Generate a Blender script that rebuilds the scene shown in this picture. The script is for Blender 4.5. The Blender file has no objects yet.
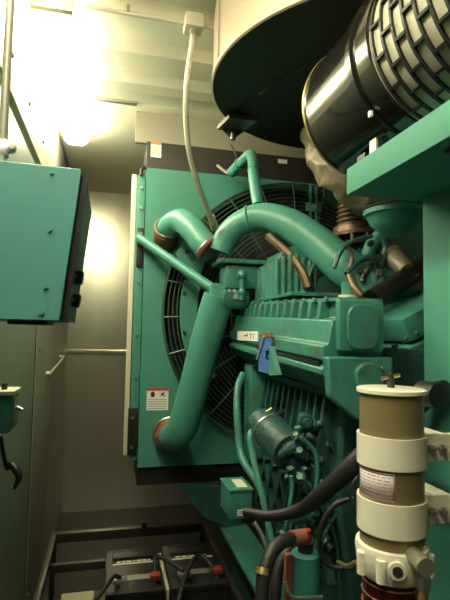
import bpy, bmesh, math, random
from mathutils import Vector, Matrix
random.seed(7)
C = bpy.context.scene.collection
sc = bpy.context.scene
PI = math.pi
# ------------------------------------------------------------------ camera
FPX = 480.0
YAW, PIT, ROLL = math.radians(13.4), math.radians(3.9), math.radians(1.1)
CAM = Vector((0, 0, 1.5))
fw = Vector((math.sin(YAW)*math.cos(PIT), math.cos(YAW)*math.cos(PIT), math.sin(PIT)))
r0 = Vector((math.cos(YAW), -math.sin(YAW), 0)); u0 = r0.cross(fw)
rt = r0*math.cos(ROLL) + u0*math.sin(ROLL)
up = u0*math.cos(ROLL) - r0*math.sin(ROLL)
cd = bpy.data.cameras.new('camera'); cam = bpy.data.objects.new('camera', cd); C.objects.link(cam)
cd.sensor_fit = 'VERTICAL'; cd.sensor_height = 36; cd.lens = 36*FPX/600; cd.clip_start = .02
cam.matrix_world = Matrix(((rt.x, up.x, -fw.x, 0), (rt.y, up.y, -fw.y, 0), (rt.z, up.z, -fw.z, 1.5), (0, 0, 0, 1)))
sc.camera = cam
# ------------------------------------------------------------------ world, exposure
w = bpy.data.worlds.new('world'); sc.world = w; w.use_nodes = True
w.node_tree.nodes['Background'].inputs[0].default_value = (1.0, .93, .74, 1)
w.node_tree.nodes['Background'].inputs[1].default_value = .035
sc.view_settings.view_transform = 'Standard'; sc.view_settings.look = 'None'
sc.view_settings.exposure = 0.0; sc.view_settings.gamma = 1
LAMP = 35.0          # strength of the fluorescent diffusers

def at(px, py, Y):
    d = fw*FPX + rt*(px-225) + up*(300-py)
    return CAM + d*(Y/d.y)
def atx(px, py, X):
    d = fw*FPX + rt*(px-225) + up*(300-py)
    return CAM + d*(X/d.x)

# ------------------------------------------------------------------ materials
def mat(name, col, rough=.5, metal=0, var=.0, vscale=6, bump=0, bscale=60, emis=None, es=0, dirt=None, dscale=5, damt=.5, spec=.5, stretch=None, coat=0, alpha=1, trans=0):
    m = bpy.data.materials.new(name); m.use_nodes = True
    nt = m.node_tree; b = nt.nodes['Principled BSDF']; L = nt.links
    b.inputs['Base Color'].default_value = (*col, 1)
    b.inputs['Roughness'].default_value = rough; b.inputs['Metallic'].default_value = metal
    b.inputs['Specular IOR Level'].default_value = spec
    b.inputs['Coat Weight'].default_value = coat
    b.inputs['Transmission Weight'].default_value = trans
    tc = nt.nodes.new('ShaderNodeTexCoord'); src = tc.outputs['Object']
    if stretch:
        mp = nt.nodes.new('ShaderNodeMapping'); mp.inputs['Scale'].default_value = stretch
        L.new(src, mp.inputs[0]); src = mp.outputs[0]
    if var or dirt:
        n = nt.nodes.new('ShaderNodeTexNoise'); n.inputs['Scale'].default_value = vscale; n.inputs['Detail'].default_value = 6
        L.new(src, n.inputs['Vector'])
        mx = nt.nodes.new('ShaderNodeMix'); mx.data_type = 'RGBA'
        mx.inputs['A'].default_value = (*[c*(1-var) for c in col], 1); mx.inputs['B'].default_value = (*[min(1, c*(1+var)) for c in col], 1)
        L.new(n.outputs['Fac'], mx.inputs['Factor']); out = mx.outputs['Result']
        if dirt:
            n2 = nt.nodes.new('ShaderNodeTexNoise'); n2.inputs['Scale'].default_value = dscale; n2.inputs['Detail'].default_value = 8
            L.new(src, n2.inputs['Vector'])
            cr = nt.nodes.new('ShaderNodeValToRGB'); cr.color_ramp.elements[0].position = .5; cr.color_ramp.elements[1].position = .72
            cr.color_ramp.elements[1].color = (damt, damt, damt, 1)
            L.new(n2.outputs['Fac'], cr.inputs[0])
            m2 = nt.nodes.new('ShaderNodeMix'); m2.data_type = 'RGBA'; m2.inputs['B'].default_value = (*dirt, 1)
            L.new(out, m2.inputs['A']); L.new(cr.outputs[0], m2.inputs['Factor']); out = m2.outputs['Result']
        L.new(out, b.inputs['Base Color'])
    if bump:
        nb = nt.nodes.new('ShaderNodeTexNoise'); nb.inputs['Scale'].default_value = bscale; nb.inputs['Detail'].default_value = 4
        L.new(src, nb.inputs['Vector'])
        bp = nt.nodes.new('ShaderNodeBump'); bp.inputs['Strength'].default_value = bump; bp.inputs['Distance'].default_value = .01
        L.new(nb.outputs['Fac'], bp.inputs['Height']); L.new(bp.outputs[0], b.inputs['Normal'])
    if emis:
        b.inputs['Emission Color'].default_value = (*emis, 1); b.inputs['Emission Strength'].default_value = es
    return m
M = dict(
    green=mat('machine_green', (.066, .262, .200), .40, var=.12, bump=.05, bscale=35, dirt=(.08, .22, .16), dscale=3, damt=.35),
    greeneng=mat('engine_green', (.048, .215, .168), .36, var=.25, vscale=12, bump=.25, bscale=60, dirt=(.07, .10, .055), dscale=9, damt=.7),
    greendirtyshade=mat('grimy_shaded_engine_green', (.020, .082, .068), .45, var=.4, vscale=18, bump=.4, bscale=50, dirt=(.02, .035, .028), dscale=12, damt=.8),  # grime noise; base colour also darkened for the shade low on the engine
    teal=mat('panel_teal', (.100, .345, .315), .42, var=.05, bump=.05, bscale=50),
    frame=mat('frame_green', (.060, .245, .185), .62, var=.05, spec=.3),
    turq=mat('turquoise_paint', (.05, .24, .22), .35, var=.1),
    wall=mat('aluminium_wall', (.53, .53, .42), .36, .45, var=.10, vscale=3, bump=.05, bscale=5, stretch=(1, 1, .3)),
    backwall=mat('brushed_back_wall', (.66, .63, .48), .25, .80, var=.12, vscale=5, bump=.04, bscale=7, stretch=(2, 1, .15)),
    baffle=mat('baffle_sheet', (.36, .34, .26), .45, .4, var=.08, vscale=4),
    door=mat('grey_green_door', (.34, .40, .31), .42, .2, var=.12, vscale=3, bump=.05, bscale=6),
    ceil=mat('ceiling_sheet', (.68, .65, .50), .34, .35, var=.08, vscale=4, bump=.04, bscale=6),
    cream=mat('cream_strip', (.75, .71, .52), .5, .2, var=.05),
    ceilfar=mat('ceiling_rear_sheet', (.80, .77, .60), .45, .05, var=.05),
    trim=mat('grey_trim', (.30, .29, .23), .45, .4, var=.1),
    floor=mat('dark_floor', (.02, .02, .018), .6, .2, var=.3, bump=.2, bscale=20),
    black=mat('black_paint', (.012, .012, .011), .45, var=.3, bump=.05),
    blackmet=mat('black_enamel', (.010, .009, .008), .16, .0, var=.2, coat=.6, bump=.03, bscale=8),
    header=mat('dark_header', (.022, .018, .015), .55, var=.2),
    rubber=mat('black_rubber', (.012, .012, .012), .5, bump=.1, bscale=90),
    rust=mat('rust_hose', (.24, .085, .045), .6, var=.3, vscale=25, bump=.2),
    steel=mat('steel', (.55, .55, .50), .3, .9, var=.1),
    darksteel=mat('dark_steel', (.10, .095, .08), .4, .8, var=.2),
    brass=mat('brass', (.62, .48, .20), .3, .85),
    olive=mat('olive_can', (.30, .245, .115), .36, .3, var=.06, coat=.3),
    filtwhite=mat('cream_enamel', (.90, .86, .70), .35, var=.03, coat=.2),
    white=mat('white_label', (.80, .80, .74), .5),
    lilac=mat('lilac_label', (.78, .72, .74), .4),
    red=mat('red', (.5, .05, .03), .5),
    dullred=mat('dull_red', (.22, .025, .02), .5),
    orange=mat('orange', (.75, .25, .06), .5),
    blue=mat('blue_badge', (.07, .15, .46), .4),
    ink=mat('ink', (.03, .025, .025), .6),
    inkred=mat('red_ink', (.36, .18, .20), .6),
    bowl=mat('dark_red_bowl', (.055, .010, .008), .12, var=.4, vscale=20, coat=.8),
    conduit=mat('grey_conduit', (.50, .47, .36), .45, .2),
    alum=mat('insulation_wrap', (.24, .20, .14), .5, .35, var=.25, vscale=10, bump=.6, bscale=14),
    bellow=mat('heat_bronze', (.17, .115, .07), .45, .6, var=.4, vscale=12),
    mesh=mat('filter_mesh', (.50, .47, .38), .45, .55, var=.3, vscale=10, bump=.6, bscale=160, stretch=(1, 4, 1)),
    wire=mat('dark_guard_wire', (.075, .12, .09), .4, .4),
    core=mat('radiator_core', (.012, .015, .012), .7, bump=.5, bscale=120),
    silver=mat('duct_shell', (.38, .32, .24), .4, .45, var=.06, vscale=3),
    battery=mat('battery_case', (.014, .014, .014), .4, bump=.1),
    wood=mat('pale_block', (.42, .38, .24), .6, var=.2),
    tube=mat('lit_diffuser', (1, 1, .9), .5, emis=(1.0, .93, .69), es=LAMP),
)

# ------------------------------------------------------------------ mesh builder
class MB:
    def __init__(s): s.bm = bmesh.new()
    def _add(s, tmp):
        me = bpy.data.meshes.new('t'); tmp.to_mesh(me); tmp.free(); s.bm.from_mesh(me); bpy.data.meshes.remove(me); return s
    def box(s, c, d, rot=None, bev=0):
        t = bmesh.new(); bmesh.ops.create_cube(t, size=1)
        for v in t.verts: v.co = Vector((v.co.x*d[0], v.co.y*d[1], v.co.z*d[2]))
        if bev: bmesh.ops.bevel(t, geom=list(t.edges), offset=bev, segments=2, affect='EDGES', profile=.6)
        R = rot if rot is not None else Matrix.Identity(3)
        for v in t.verts: v.co = R @ v.co + Vector(c)
        return s._add(t)
    def mm(s, a, b, bev=0):
        a, b = Vector(a), Vector(b)
        return s.box((a+b)/2, [abs(x) for x in (b-a)], None, bev)
    def lathe(s, prof, o, axis=(0, 0, 1), seg=32, cap=True, a0=0, a1=2*PI):
        # prof: (radius, height) along the axis
        z = Vector(axis).normalized(); x = z.orthogonal().normalized(); y = z.cross(x); o = Vector(o)
        full = abs(a1-a0-2*PI) < 1e-6; n = seg if full else seg+1
        rings = []
        for r, h in prof:
            rings.append([s.bm.verts.new(o + z*h + (x*math.cos(a0+(a1-a0)*i/seg)+y*math.sin(a0+(a1-a0)*i/seg))*max(r, 1e-5)) for i in range(n)])
        for A, B in zip(rings, rings[1:]):
            for i in range(seg):
                j = (i+1) % n
                s.bm.faces.new((A[i], A[j], B[j], B[i]))
        if cap and full:
            s.bm.faces.new(rings[0][::-1]); s.bm.faces.new(rings[-1])
        return s
    def cyl(s, p0, p1, r, r1=None, seg=20):
        p0, p1 = Vector(p0), Vector(p1); L = (p1-p0).length
        return s.lathe([(r, 0), (r if r1 is None else r1, L)], p0, p1-p0, seg)
    def tube(s, pts, r, seg=12, smooth=8, rib=None):
        pts = [Vector(p) for p in pts]; n = len(pts)
        rr = r if isinstance(r, (list, tuple)) else [r]*n
        P, Rr = [], []
        if smooth and n > 2:
            ex = [pts[0]*2-pts[1]] + pts + [pts[-1]*2-pts[-2]]
            for i in range(n-1):
                a, b, c, d = ex[i:i+4]
                for k in range(smooth):
                    t = k/smooth
                    P.append(.5*((2*b)+(c-a)*t+(2*a-5*b+4*c-d)*t*t+(3*b-a-3*c+d)*t**3)); Rr.append(rr[i]*(1-t)+rr[i+1]*t)
            P.append(pts[-1]); Rr.append(rr[-1])
        else: P, Rr = pts, rr
        T = [(P[min(i+1, len(P)-1)]-P[max(i-1, 0)]).normalized() for i in range(len(P))]
        x = T[0].orthogonal().normalized(); rings = []
        for i, p in enumerate(P):
            x = (x - T[i]*x.dot(T[i])).normalized(); y = T[i].cross(x)
            q = Rr[i]*(1+(rib*(i % 2) if rib else 0))
            rings.append([s.bm.verts.new(p+(x*math.cos(2*PI*k/seg)+y*math.sin(2*PI*k/seg))*q) for k in range(seg)])
        for A, B in zip(rings, rings[1:]):
            for i in range(seg):
                j = (i+1) % seg; s.bm.faces.new((A[i], A[j], B[j], B[i]))
        s.bm.faces.new(rings[0][::-1]); s.bm.faces.new(rings[-1]); return s
    def prism(s, poly, axis, a, b):
        # poly 2D; axis 'x': poly=(y,z); 'y': poly=(x,z); 'z': poly=(x,y)
        def v(p, t):
            return {'x': (t, p[0], p[1]), 'y': (p[0], t, p[1]), 'z': (p[0], p[1], t)}[axis]
        A = [s.bm.verts.new(v(p, a)) for p in poly]; B = [s.bm.verts.new(v(p, b)) for p in poly]
        n = len(poly)
        for i in range(n): s.bm.faces.new((A[i], A[(i+1) % n], B[(i+1) % n], B[i]))
        s.bm.faces.new(A[::-1]); s.bm.faces.new(B); return s
    def torus(s, c, axis, R, r, seg=48, rs=6, a0=0, a1=2*PI):
        z = Vector(axis).normalized()
        x = Vector((1, 0, 0)) if abs(z.x) < .5 else Vector((0, 0, 1))
        x = (x-z*x.dot(z)).normalized(); y = z.cross(x); c = Vector(c)
        full = abs(a1-a0-2*PI) < 1e-6; n = seg if full else seg+1; rings = []
        for i in range(n):
            a = a0+(a1-a0)*i/seg; d = x*math.cos(a)+y*math.sin(a)
            rings.append([s.bm.verts.new(c+d*(R+r*math.cos(2*PI*k/rs))+z*r*math.sin(2*PI*k/rs)) for k in range(rs)])
        for i in range(seg):
            A, B = rings[i], rings[(i+1) % n]
            for k in range(rs): s.bm.faces.new((A[k], A[(k+1) % rs], B[(k+1) % rs], B[k]))
        return s
    def sphere(s, c, r, sc3=(1, 1, 1), seg=16):
        t = bmesh.new(); bmesh.ops.create_uvsphere(t, u_segments=seg, v_segments=seg//2, radius=r)
        for v in t.verts: v.co = Vector((v.co.x*sc3[0], v.co.y*sc3[1], v.co.z*sc3[2])) + Vector(c)
        return s._add(t)
    def hexbolt(s, c, axis, r, h):
        return s.lathe([(r, 0), (r, h*.8), (r*.85, h)], c, axis, 6)
    def build(s, name, m, parent=None, label=None, bevel=0, angle=35):
        bmesh.ops.recalc_face_normals(s.bm, faces=s.bm.faces)
        base = Vector((0, 0, 0))
        q = parent
        while q is not None: base += q.location; q = q.parent
        if parent is None:
            zs = [v.co for v in s.bm.verts]
            lo = Vector([min(v[i] for v in zs) for i in range(3)]); hi = Vector([max(v[i] for v in zs) for i in range(3)])
            org = Vector(((lo.x+hi.x)/2, (lo.y+hi.y)/2, lo.z))
        else: org = Vector((0, 0, 0))
        for v in s.bm.verts: v.co -= base+org
        me = bpy.data.meshes.new(name); s.bm.to_mesh(me); s.bm.free()
        me.shade_smooth(); me.set_sharp_from_angle(angle=math.radians(angle))
        me.materials.append(M[m] if isinstance(m, str) else m)
        o = bpy.data.objects.new(name, me); C.objects.link(o); o.location = org
        if parent is not None: o.parent = parent
        if label: o['label'] = label
        if bevel:
            b = o.modifiers.new('bevel', 'BEVEL'); b.width = bevel; b.segments = 2; b.limit_method = 'ANGLE'; b.angle_limit = math.radians(40)
        return o

def tag(o, label, cat, group=None, kind=None):
    if label: o['label'] = label
    if cat: o['category'] = cat
    if group: o['group'] = group
    if kind: o['kind'] = kind
    return o
def thing(name, loc, label, cat, group=None):
    o = bpy.data.objects.new(name, None); C.objects.link(o); o.location = loc; o.empty_display_size = .05
    return tag(o, label, cat, group)
def struct(name, mb, m, bevel=0):
    o = mb.build(name, m, bevel=bevel); o['kind'] = 'structure'; return o

# ================================================================== SETTING
WX = -.345      # left wall surface
CZ = 2.70       # ceiling
struct('floor', MB().mm((-.45, -1.6, -.06), (2.5, 4.4, 0)), 'floor')
struct('wall_left', MB().mm((WX-.08, -1.6, 0), (WX, 4.3, CZ)), 'wall')
struct('wall_back', MB().mm((WX-.08, 4.25, 0), (2.5, 4.33, CZ)), 'backwall')
struct('wall_right', MB().mm((2.42, -1.6, 0), (2.5, 4.25, CZ)), 'wall')
# corrugated ceiling in front of the baffle, flat sheet behind
prof = []; y = -1.6
while y < 2.42:
    for dy, z in ((0, .0), (.09, .0), (.13, .035), (.22, .035)):
        if y+dy < 2.46: prof.append((y+dy, CZ+z))
    y += .26
prof.append((2.50, CZ)); 
poly = prof + [(2.50, CZ+.08), (-1.6, CZ+.08)]
struct('ceiling', MB().prism(poly, 'x', WX-.08, 2.5), 'ceil')
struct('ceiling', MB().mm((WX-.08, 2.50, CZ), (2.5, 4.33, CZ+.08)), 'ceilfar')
# seam strip across the ceiling, weld seam on the back wall, wall rail, cove lip
struct('trim_1', MB().mm((WX, 2.485, CZ-.012), (.10, 2.515, CZ), .002), 'trim')
struct('trim_2', MB().mm((WX, 4.235, 1.30), (2.4, 4.25, 1.335), .003), 'backwall')
struct('trim_3', MB().prism([(WX, 2.22), (WX+.022, 2.235), (WX+.022, 2.285), (WX, 2.30)], 'y', -1.6, 4.2), 'cream')
struct('trim_4', MB().mm((WX, -1.6, CZ-.016), (WX+.014, 4.25, CZ)), 'trim')
t = MB()
for Y in (1.65, 2.0, 2.4, 2.85, 3.3, 3.8): t.lathe([(.010, 0), (.010, .004), (.004, .008)], (WX, Y, 2.40), (1, 0, 0), 12)
struct('trim_5', t, 'darksteel')
# door in the left wall and the post behind it
d = MB().mm((WX, .35, .05), (WX+.014, 2.36, 2.20), .004)
door = struct('door_1', d, 'door')
struct('trim_6', MB().mm((WX, 2.365, .0), (WX+.008, 2.43, 2.20)), 'rubber')
p = MB().mm((WX, 2.43, 0), (WX+.012, 3.1, 2.215), .003)
struct('trim_7', p, 'wall')
t = MB()
for k in range(9):
    z = .25+.23*k
    t.lathe([(.007, 0), (.007, .003), (.003, .006)], (WX+.012, 2.50, z), (1, 0, 0), 10)
struct('trim_8', t, 'darksteel')
# baffle above the radiator up to the ceiling
struct('wall_baffle', MB().mm((.100, 2.60, 2.53), (2.42, 2.63, CZ)), 'baffle')

# ================================================================== LIGHT FIXTURES
def fixture(y0, y1, label, vis=True):
    t = thing('fluorescent_light', (-.235, (y0+y1)/2, CZ-.11), label, 'ceiling light', 'fluorescent fixtures along the aisle ceiling')
    MB().prism([(-.275, CZ-.0005), (-.275, CZ-.018), (-.195, CZ-.018), (-.195, CZ-.0005)], 'y', y0, y1).build('housing', 'cream', t)
    MB().prism([(-.290, CZ-.0185), (-.303, CZ-.035), (-.300, CZ-.070), (-.275, CZ-.092), (-.195, CZ-.092), (-.170, CZ-.070), (-.167, CZ-.035), (-.180, CZ-.0185)], 'y', y0+.03, y1-.03).build('diffuser', 'tube', t)
    MB().mm((-.306, y0, CZ-.096), (-.164, y0+.028, CZ-.0185), .004).build('end_cap', 'cream', t)
    MB().mm((-.245, y1-.03, CZ-.018), (-.225, y1+.01, CZ-.002), .002).build('end_cap', 'cream', t)
fixture(1.68, 2.98, 'glowing fluorescent ceiling light over the narrow aisle, running towards the back wall')
fixture(-.30, 1.45, 'fluorescent ceiling light nearest the viewer, at the top left edge above the teal box')

# ================================================================== CEILING CONDUIT
YC = 1.74
a = atx(66, 2, -.235); 
t = thing('ceiling_conduit', (.27, YC, CZ-.05), 'thin rigid conduit crossing the ceiling to a small junction fitting', 'conduit')
MB().tube([(-.17, YC, CZ-.03), (.05, YC, CZ-.03), (.24, YC, CZ-.03)], .008, 10, 0).build('conduit_run', 'conduit', t)
MB().mm((.235, YC-.035, CZ-.055), (.305, YC+.035, CZ-.001), .006).build('junction_fitting', 'conduit', t)
MB().tube([(.305, YC, CZ-.03), (.36, YC, CZ-.03)], .008, 10, 0).build('conduit_run', 'conduit', t)
MB().tube([(0.02, YC, CZ-.03), (.02, YC, CZ-.0)], .012, 8, 0).build('conduit_clip', 'steel', t)
tp = Vector((.268, YC, CZ-.058))
fc = MB(); 
pts = [tp, at(192, 45, 1.74), at(187, 80, 1.76), at(186, 115, 1.80), at(189, 150, 1.86), at(198, 185, 1.94), at(207, 208, 2.02), at(214, 226, 2.10)]
t = thing('flexible_conduit', tuple(pts[-1]), 'pale grey flexible conduit drooping from the ceiling fitting to the engine', 'conduit')
fc.tube(pts, .0105, 12, 14, rib=.10).build('flexible_hose', 'conduit', t)
MB().cyl(tp+Vector((0, 0, .004)), at(192, 36, 1.74), .015).build('connector', 'steel', t)
MB().cyl(at(211, 216, 2.08), at(215, 229, 2.11), .017).build('connector', 'brass', t)

# ================================================================== EXHAUST SILENCER DRUM
DX, DY, DZ, DR = .918, 1.594, 2.42, .585
t = thing('exhaust_silencer', (DX, DY, DZ), 'large vertical beige drum with a black underside hanging from the ceiling', 'silencer')
MB().lathe([(DR, .0), (DR+.006, .004), (DR+.006, .02), (DR, .025), (DR, CZ-DZ-.002)], (DX, DY, DZ), (0, 0, 1), 96, cap=False).build('drum_shell', 'silver', t)
MB().lathe([(.02, .02), (DR*.5, .018), (DR*.93, .016), (DR-.004, .006), (DR, .0), (DR-.002, .03)], (DX, DY, DZ), (0, 0, 1), 96).build('drum_bottom', 'header', t)
a = math.radians(183)
e = Vector((DX+DR*math.cos(a), DY+DR*math.sin(a), 0))
MB().box((e.x-.002, e.y, (DZ+CZ)/2+.01), (.007, .014, CZ-DZ-.03)).build('seam_strip', 'silver', t)
b1, b2, b3 = at(217, 128, 1.93), at(256, 121, 1.83), at(236, 137, 1.93)
br = MB(); 
zz = DZ-.004
def atz(px, py, Z):
    d = fw*FPX + rt*(px-225) + up*(300-py); return CAM + d*((Z-1.5)/d.z)
A = [atz(*q_, DZ-.012) for q_ in ((217, 128), (229, 116), (258, 119), (243, 130))]
br.prism([(p.x, p.y) for p in A], 'z', DZ-.020, DZ-.001)
c_ = atz(233, 130, DZ-.02); br.prism([(c_.x-.05, DZ-.02), (c_.x+.05, DZ-.02), (c_.x+.015, DZ-.05), (c_.x-.015, DZ-.05)], 'y', c_.y, c_.y+.008)
br.cyl((c_.x, c_.y-.0, DZ-.065), (c_.x, c_.y, DZ-.02), .012)
br.build('mounting_lug', 'darksteel', t)
MB().tube([(.48, 1.85, DZ+.001), (.60, 1.5, DZ-.0), (.9, 1.05, DZ+.001)], .003, 6, 0).build('weld_line', 'blackmet', t)
MB().hexbolt((.99, 2.165, DZ), (0, 0, -1), .012, .02).build('bolt', 'brass', t)

# ================================================================== RADIATOR
RY = 2.55; RL, RR, RB, RT = .163, 1.86, .80, 2.375
FX, FZ, FR = 1.0, 1.61, .725
t = thing('radiator', (1.0, RY+.15, .74), 'tall green radiator with a round wire fan guard and black top band', 'radiator')
bm = MB(); ang = [2*PI*i/96 for i in range(96)]
for cx_, cz_ in ((RL, RB), (RR, RB), (RR, RT), (RL, RT)): ang.append(math.atan2(cz_-FZ, cx_-FX) % (2*PI))
ang.sort()
def rayrect(a):
    c, s_ = math.cos(a), math.sin(a); k = 1e9
    if c > 1e-9: k = min(k, (RR-FX)/c)
    if c < -1e-9: k = min(k, (RL-FX)/c)
    if s_ > 1e-9: k = min(k, (RT-FZ)/s_)
    if s_ < -1e-9: k = min(k, (RB-FZ)/s_)
    return FX+c*k, FZ+s_*k
L4 = []
for a in ang:
    o_ = rayrect(a); i_ = (FX+FR*math.cos(a), FZ+FR*math.sin(a))
    L4.append([bm.bm.verts.new((p[0], yy, p[1])) for p, yy in ((o_, RY), (i_, RY), (i_, RY+.10), (o_, RY+.10))])
n = len(L4)
for i in range(n):
    A, B = L4[i], L4[(i+1) % n]
    for k in range(4): bm.bm.faces.new((A[k], A[(k+1) % 4], B[(k+1) % 4], B[k]))
bm.build('front_panel', 'green', t)
MB().mm((RL+.01, RY+.10, RB), (RR-.01, RY+.42, RT)).build('radiator_body', 'core', t)
MB().mm((RL-.002, RY+.012, RT), (RR, RY+.42, 2.525), .003).build('top_band', 'header', t)
MB().mm((RL+.0, RY+.03, .70), (RR, RY+.42, RB-.001), .004).build('bottom_rail', 'black', t)
sc_ = MB().mm((.118, RY+.03, .83), (RL-.003, RY+.40, 2.34), .003); sc_.build('side_channel', 'green', t)
for z in (2.27, 2.16, 2.02, 1.76, 1.48, 1.26): MB().hexbolt((.140, RY+.03, z), (0, -1, 0), .009, .012).build('channel_bolt', 'steel', t)
MB().mm((.124, RY+.016, 1.84), (.160, RY+.029, 2.05), .003).build('strut_plate', 'black', t)
MB().mm((.108, RY+.016, .86), (.156, RY+.029, 1.10), .003).build('lower_plate', 'black', t)
for z in (.90, 1.05): MB().hexbolt((.13, RY+.016, z), (0, -1, 0), .008, .01).build('plate_bolt', 'steel', t)
MB().tube([(.135, RY+.02, 2.335), (.138, RY+.02, 2.37), (.16, RY+.03, 2.385)], .009, 8, 6).build('edge_seal', 'rubber', t)
# fan guard: concentric wires in front of the opening
g = MB(); GY = RY-.07
for k in range(15):
    R_ = FR+.008-.022*k
    g.torus((FX, GY-.02*min(k, 3)/3, FZ), (0, 1, 0), R_, .0032, 84, 5)
for k in range(6): g.torus((FX, GY-.02, FZ), (0, 1, 0), .38-.045*k, .0032, 56, 5)
for k in range(3): g.torus((FX, GY+.02+.022*k, FZ), (0, 1, 0), FR+.010, .0032, 84, 5)
for k in range(24):
    a = 2*PI*k/24+.05; c_, s_ = math.cos(a), math.sin(a)
    g.tube([(FX+(FR+.008)*c_, RY-.001, FZ+(FR+.008)*s_), (FX+(FR+.008)*c_, GY-.006, FZ+(FR+.008)*s_), (FX+(FR-.07)*c_, GY-.027, FZ+(FR-.07)*s_), (FX+.15*c_, GY-.027, FZ+.15*s_)], .004, 6, 0)
g.build('fan_guard', 'wire', t)
for xx in (FX+.06, FX+.095):
    MB().mm((xx-.006, GY-.036, FZ+.10), (xx+.006, GY-.030, FZ+FR)).build('guard_strip', 'green', t)
MB().mm((FX+.03, GY-.042, FZ+.57), (FX+.125, GY-.034, FZ+.62), .004).build('guard_clip', 'green', t)
MB().hexbolt((FX+.078, GY-.042, FZ+.595), (0, -1, 0), .014, .014).build('bolt', 'steel', t)
# flat curved support plate between guard halves
gp = MB(); ins, outs = [], []
for k in range(13):
    a = math.radians(166+50*k/12)
    ins.append((FX+.565*math.cos(a), FZ+.565*math.sin(a))); outs.append((FX+.655*math.cos(a), FZ+.655*math.sin(a)))
gp.prism(outs+ins[::-1], 'y', GY-.040, GY-.030); gp.build('guard_plate', 'green', t)
for a in (172, 190, 206):
    MB().hexbolt((FX+.64*math.cos(math.radians(a)), GY-.040, FZ+.64*math.sin(math.radians(a))), (0, -1, 0), .010, .012).build('bolt', 'darksteel', t)
# fan
fh = MB().lathe([(.16, 0), (.16, .08), (.10, .10)], (FX, RY+.09, FZ), (0, -1, 0), 32).build('fan_hub', 'darksteel', t)
for k in range(8):
    a = 2*PI*k/8+.2
    c_, s_ = math.cos(a), math.sin(a)
    b = MB(); vs = []
    for rr_, w_, tw in ((.14, .07, .035), (.40, .12, .03), (.69, .15, .022)):
        for sg in (-1, 1):
            for off in (0, .006):
                vs.append(b.bm.verts.new((FX+rr_*c_-sg*w_*s_, RY+.06+sg*tw+off, FZ+rr_*s_+sg*w_*c_)))
    def q(i, j, k2, l): b.bm.faces.new((vs[i], vs[j], vs[k2], vs[l]))
    for o4 in (0, 4):
        q(o4, o4+2, o4+6, o4+4); q(o4+1, o4+5, o4+7, o4+3); q(o4, o4+4, o4+5, o4+1); q(o4+2, o4+3, o4+7, o4+6)
    q(0, 1, 3, 2); q(8, 10, 11, 9)
    b.build('fan_blade', 'black', t)
# labels
def lines(mb, x0, x1, z0, z1, y, n, h=.0022, ragged=.3, axis='y'):
    for i in range(n):
        z = z1-(z1-z0)*(i+.5)/n; x = x0
        while x < x1-.002:
            L_ = random.uniform(.004, .012); e_ = min(x+L_, x1)
            mb.mm((x, y-.0004, z-h/2), (e_, y, z+h/2)); x = e_+random.uniform(.0015, .003)
        
wp0, wp1 = at(147, 388, RY), at(168, 410, RY)
wl = MB().mm((wp0.x, RY-.002, wp1.z), (wp1.x, RY, wp0.z)).build('warning_label', 'white', t)
MB().mm((wp0.x, RY-.003, wp0.z-.014), (wp1.x, RY-.002, wp0.z)).build('label_header', 'red', wl, 'red header of the warning label')
tx = MB(); xw = wp1.x-wp0.x
cx_ = wp0.x+xw*.27; zt = wp0.z-.032
tx.prism([(cx_-.012, zt), (cx_-.006, zt+.013), (cx_+.006, zt+.013), (cx_+.012, zt), (cx_+.006, zt-.016), (cx_-.006, zt-.016)], 'y', RY-.003, RY-.002)
cx_ = wp0.x+xw*.72
tx.prism([(cx_-.018, zt+.012), (cx_-.004, zt+.003), (cx_+.012, zt+.014), (cx_+.006, zt), (cx_+.016, zt-.014), (cx_, zt-.006), (cx_-.010, zt-.014), (cx_-.006, zt)], 'y', RY-.003, RY-.002)
lines(tx, wp0.x+.008, wp1.x-.008, wp1.z+.004, wp0.z-.055, RY-.002, 5, .003)
tx.build('label_print', 'ink', wl, 'dark pictograms and small print')
HY = RY+.012
s0, s1 = at(151, 142, HY), at(161, 158, HY)
sl = MB().mm((s0.x, HY-.002, s1.z), (s1.x, HY, s0.z)).build('header_sticker', 'white', t)
MB().mm((s0.x, HY-.003, s0.z-.012), (s1.x, HY-.002, s0.z)).build('sticker_edge', 'orange', sl)
tx = MB(); lines(tx, s0.x+.008, s1.x-.008, s1.z+.02, s0.z-.03, HY-.002, 3, .006); tx.build('sticker_print', 'trim', sl)
s0, s1 = at(278, 159, HY), at(287, 164, HY)
MB().mm((s0.x, HY-.002, s1.z), (s1.x, HY, s0.z)).build('plain_sticker', 'white', t)
# cream flange strip beside radiator
tag(MB().mm((.088, 2.575, .86), (.112, 2.585, 2.34), .001).build('flange_strip', 'cream'), 'long thin cream sealing strip standing along the left side of the radiator', 'strip')

# ================================================================== COOLANT PIPES
def pipe_end(p, d, r, t, m='rust'):
    p = Vector(p); d = Vector(d).normalized()
    MB().lathe([(r*1.0, 0), (r*1.09, .004), (r*1.09, .022), (r*1.0, .028)], p, d, 28).build('hose_sleeve', m, t, 'rust-coloured rubber sleeve')
    MB().torus(p+d*.013, d, r*1.09, .004, 28, 6).build('hose_clamp', 'steel', t)
# upper radiator pipe
u = [at(168, 236, RY-.03), at(170, 227, 2.44), at(181, 221, 2.36), at(192, 229, 2.28), at(203, 243, 2.22), at(211, 251, 2.19)]
t = thing('upper_coolant_pipe', tuple(u[0]), 'short fat green pipe curving from the upper radiator with rust-coloured hose ends', 'pipe')
MB().tube(u, .062, 24, 8).build('pipe', 'green', t)
MB().tube([at(166, 240, RY-.002), at(166, 235, 2.50), at(167, 230, 2.46)], .066, 24, 6).build('hose_sleeve', 'rust', t, 'rust-coloured hose at the radiator')
MB().torus(at(168, 227, 2.445), (-.1, -1, .5), .066, .005, 28).build('hose_clamp', 'steel', t)
pipe_end(at(207, 247, 2.20), at(216, 256, 2.17)-at(207, 247, 2.20), .063, t)
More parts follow.
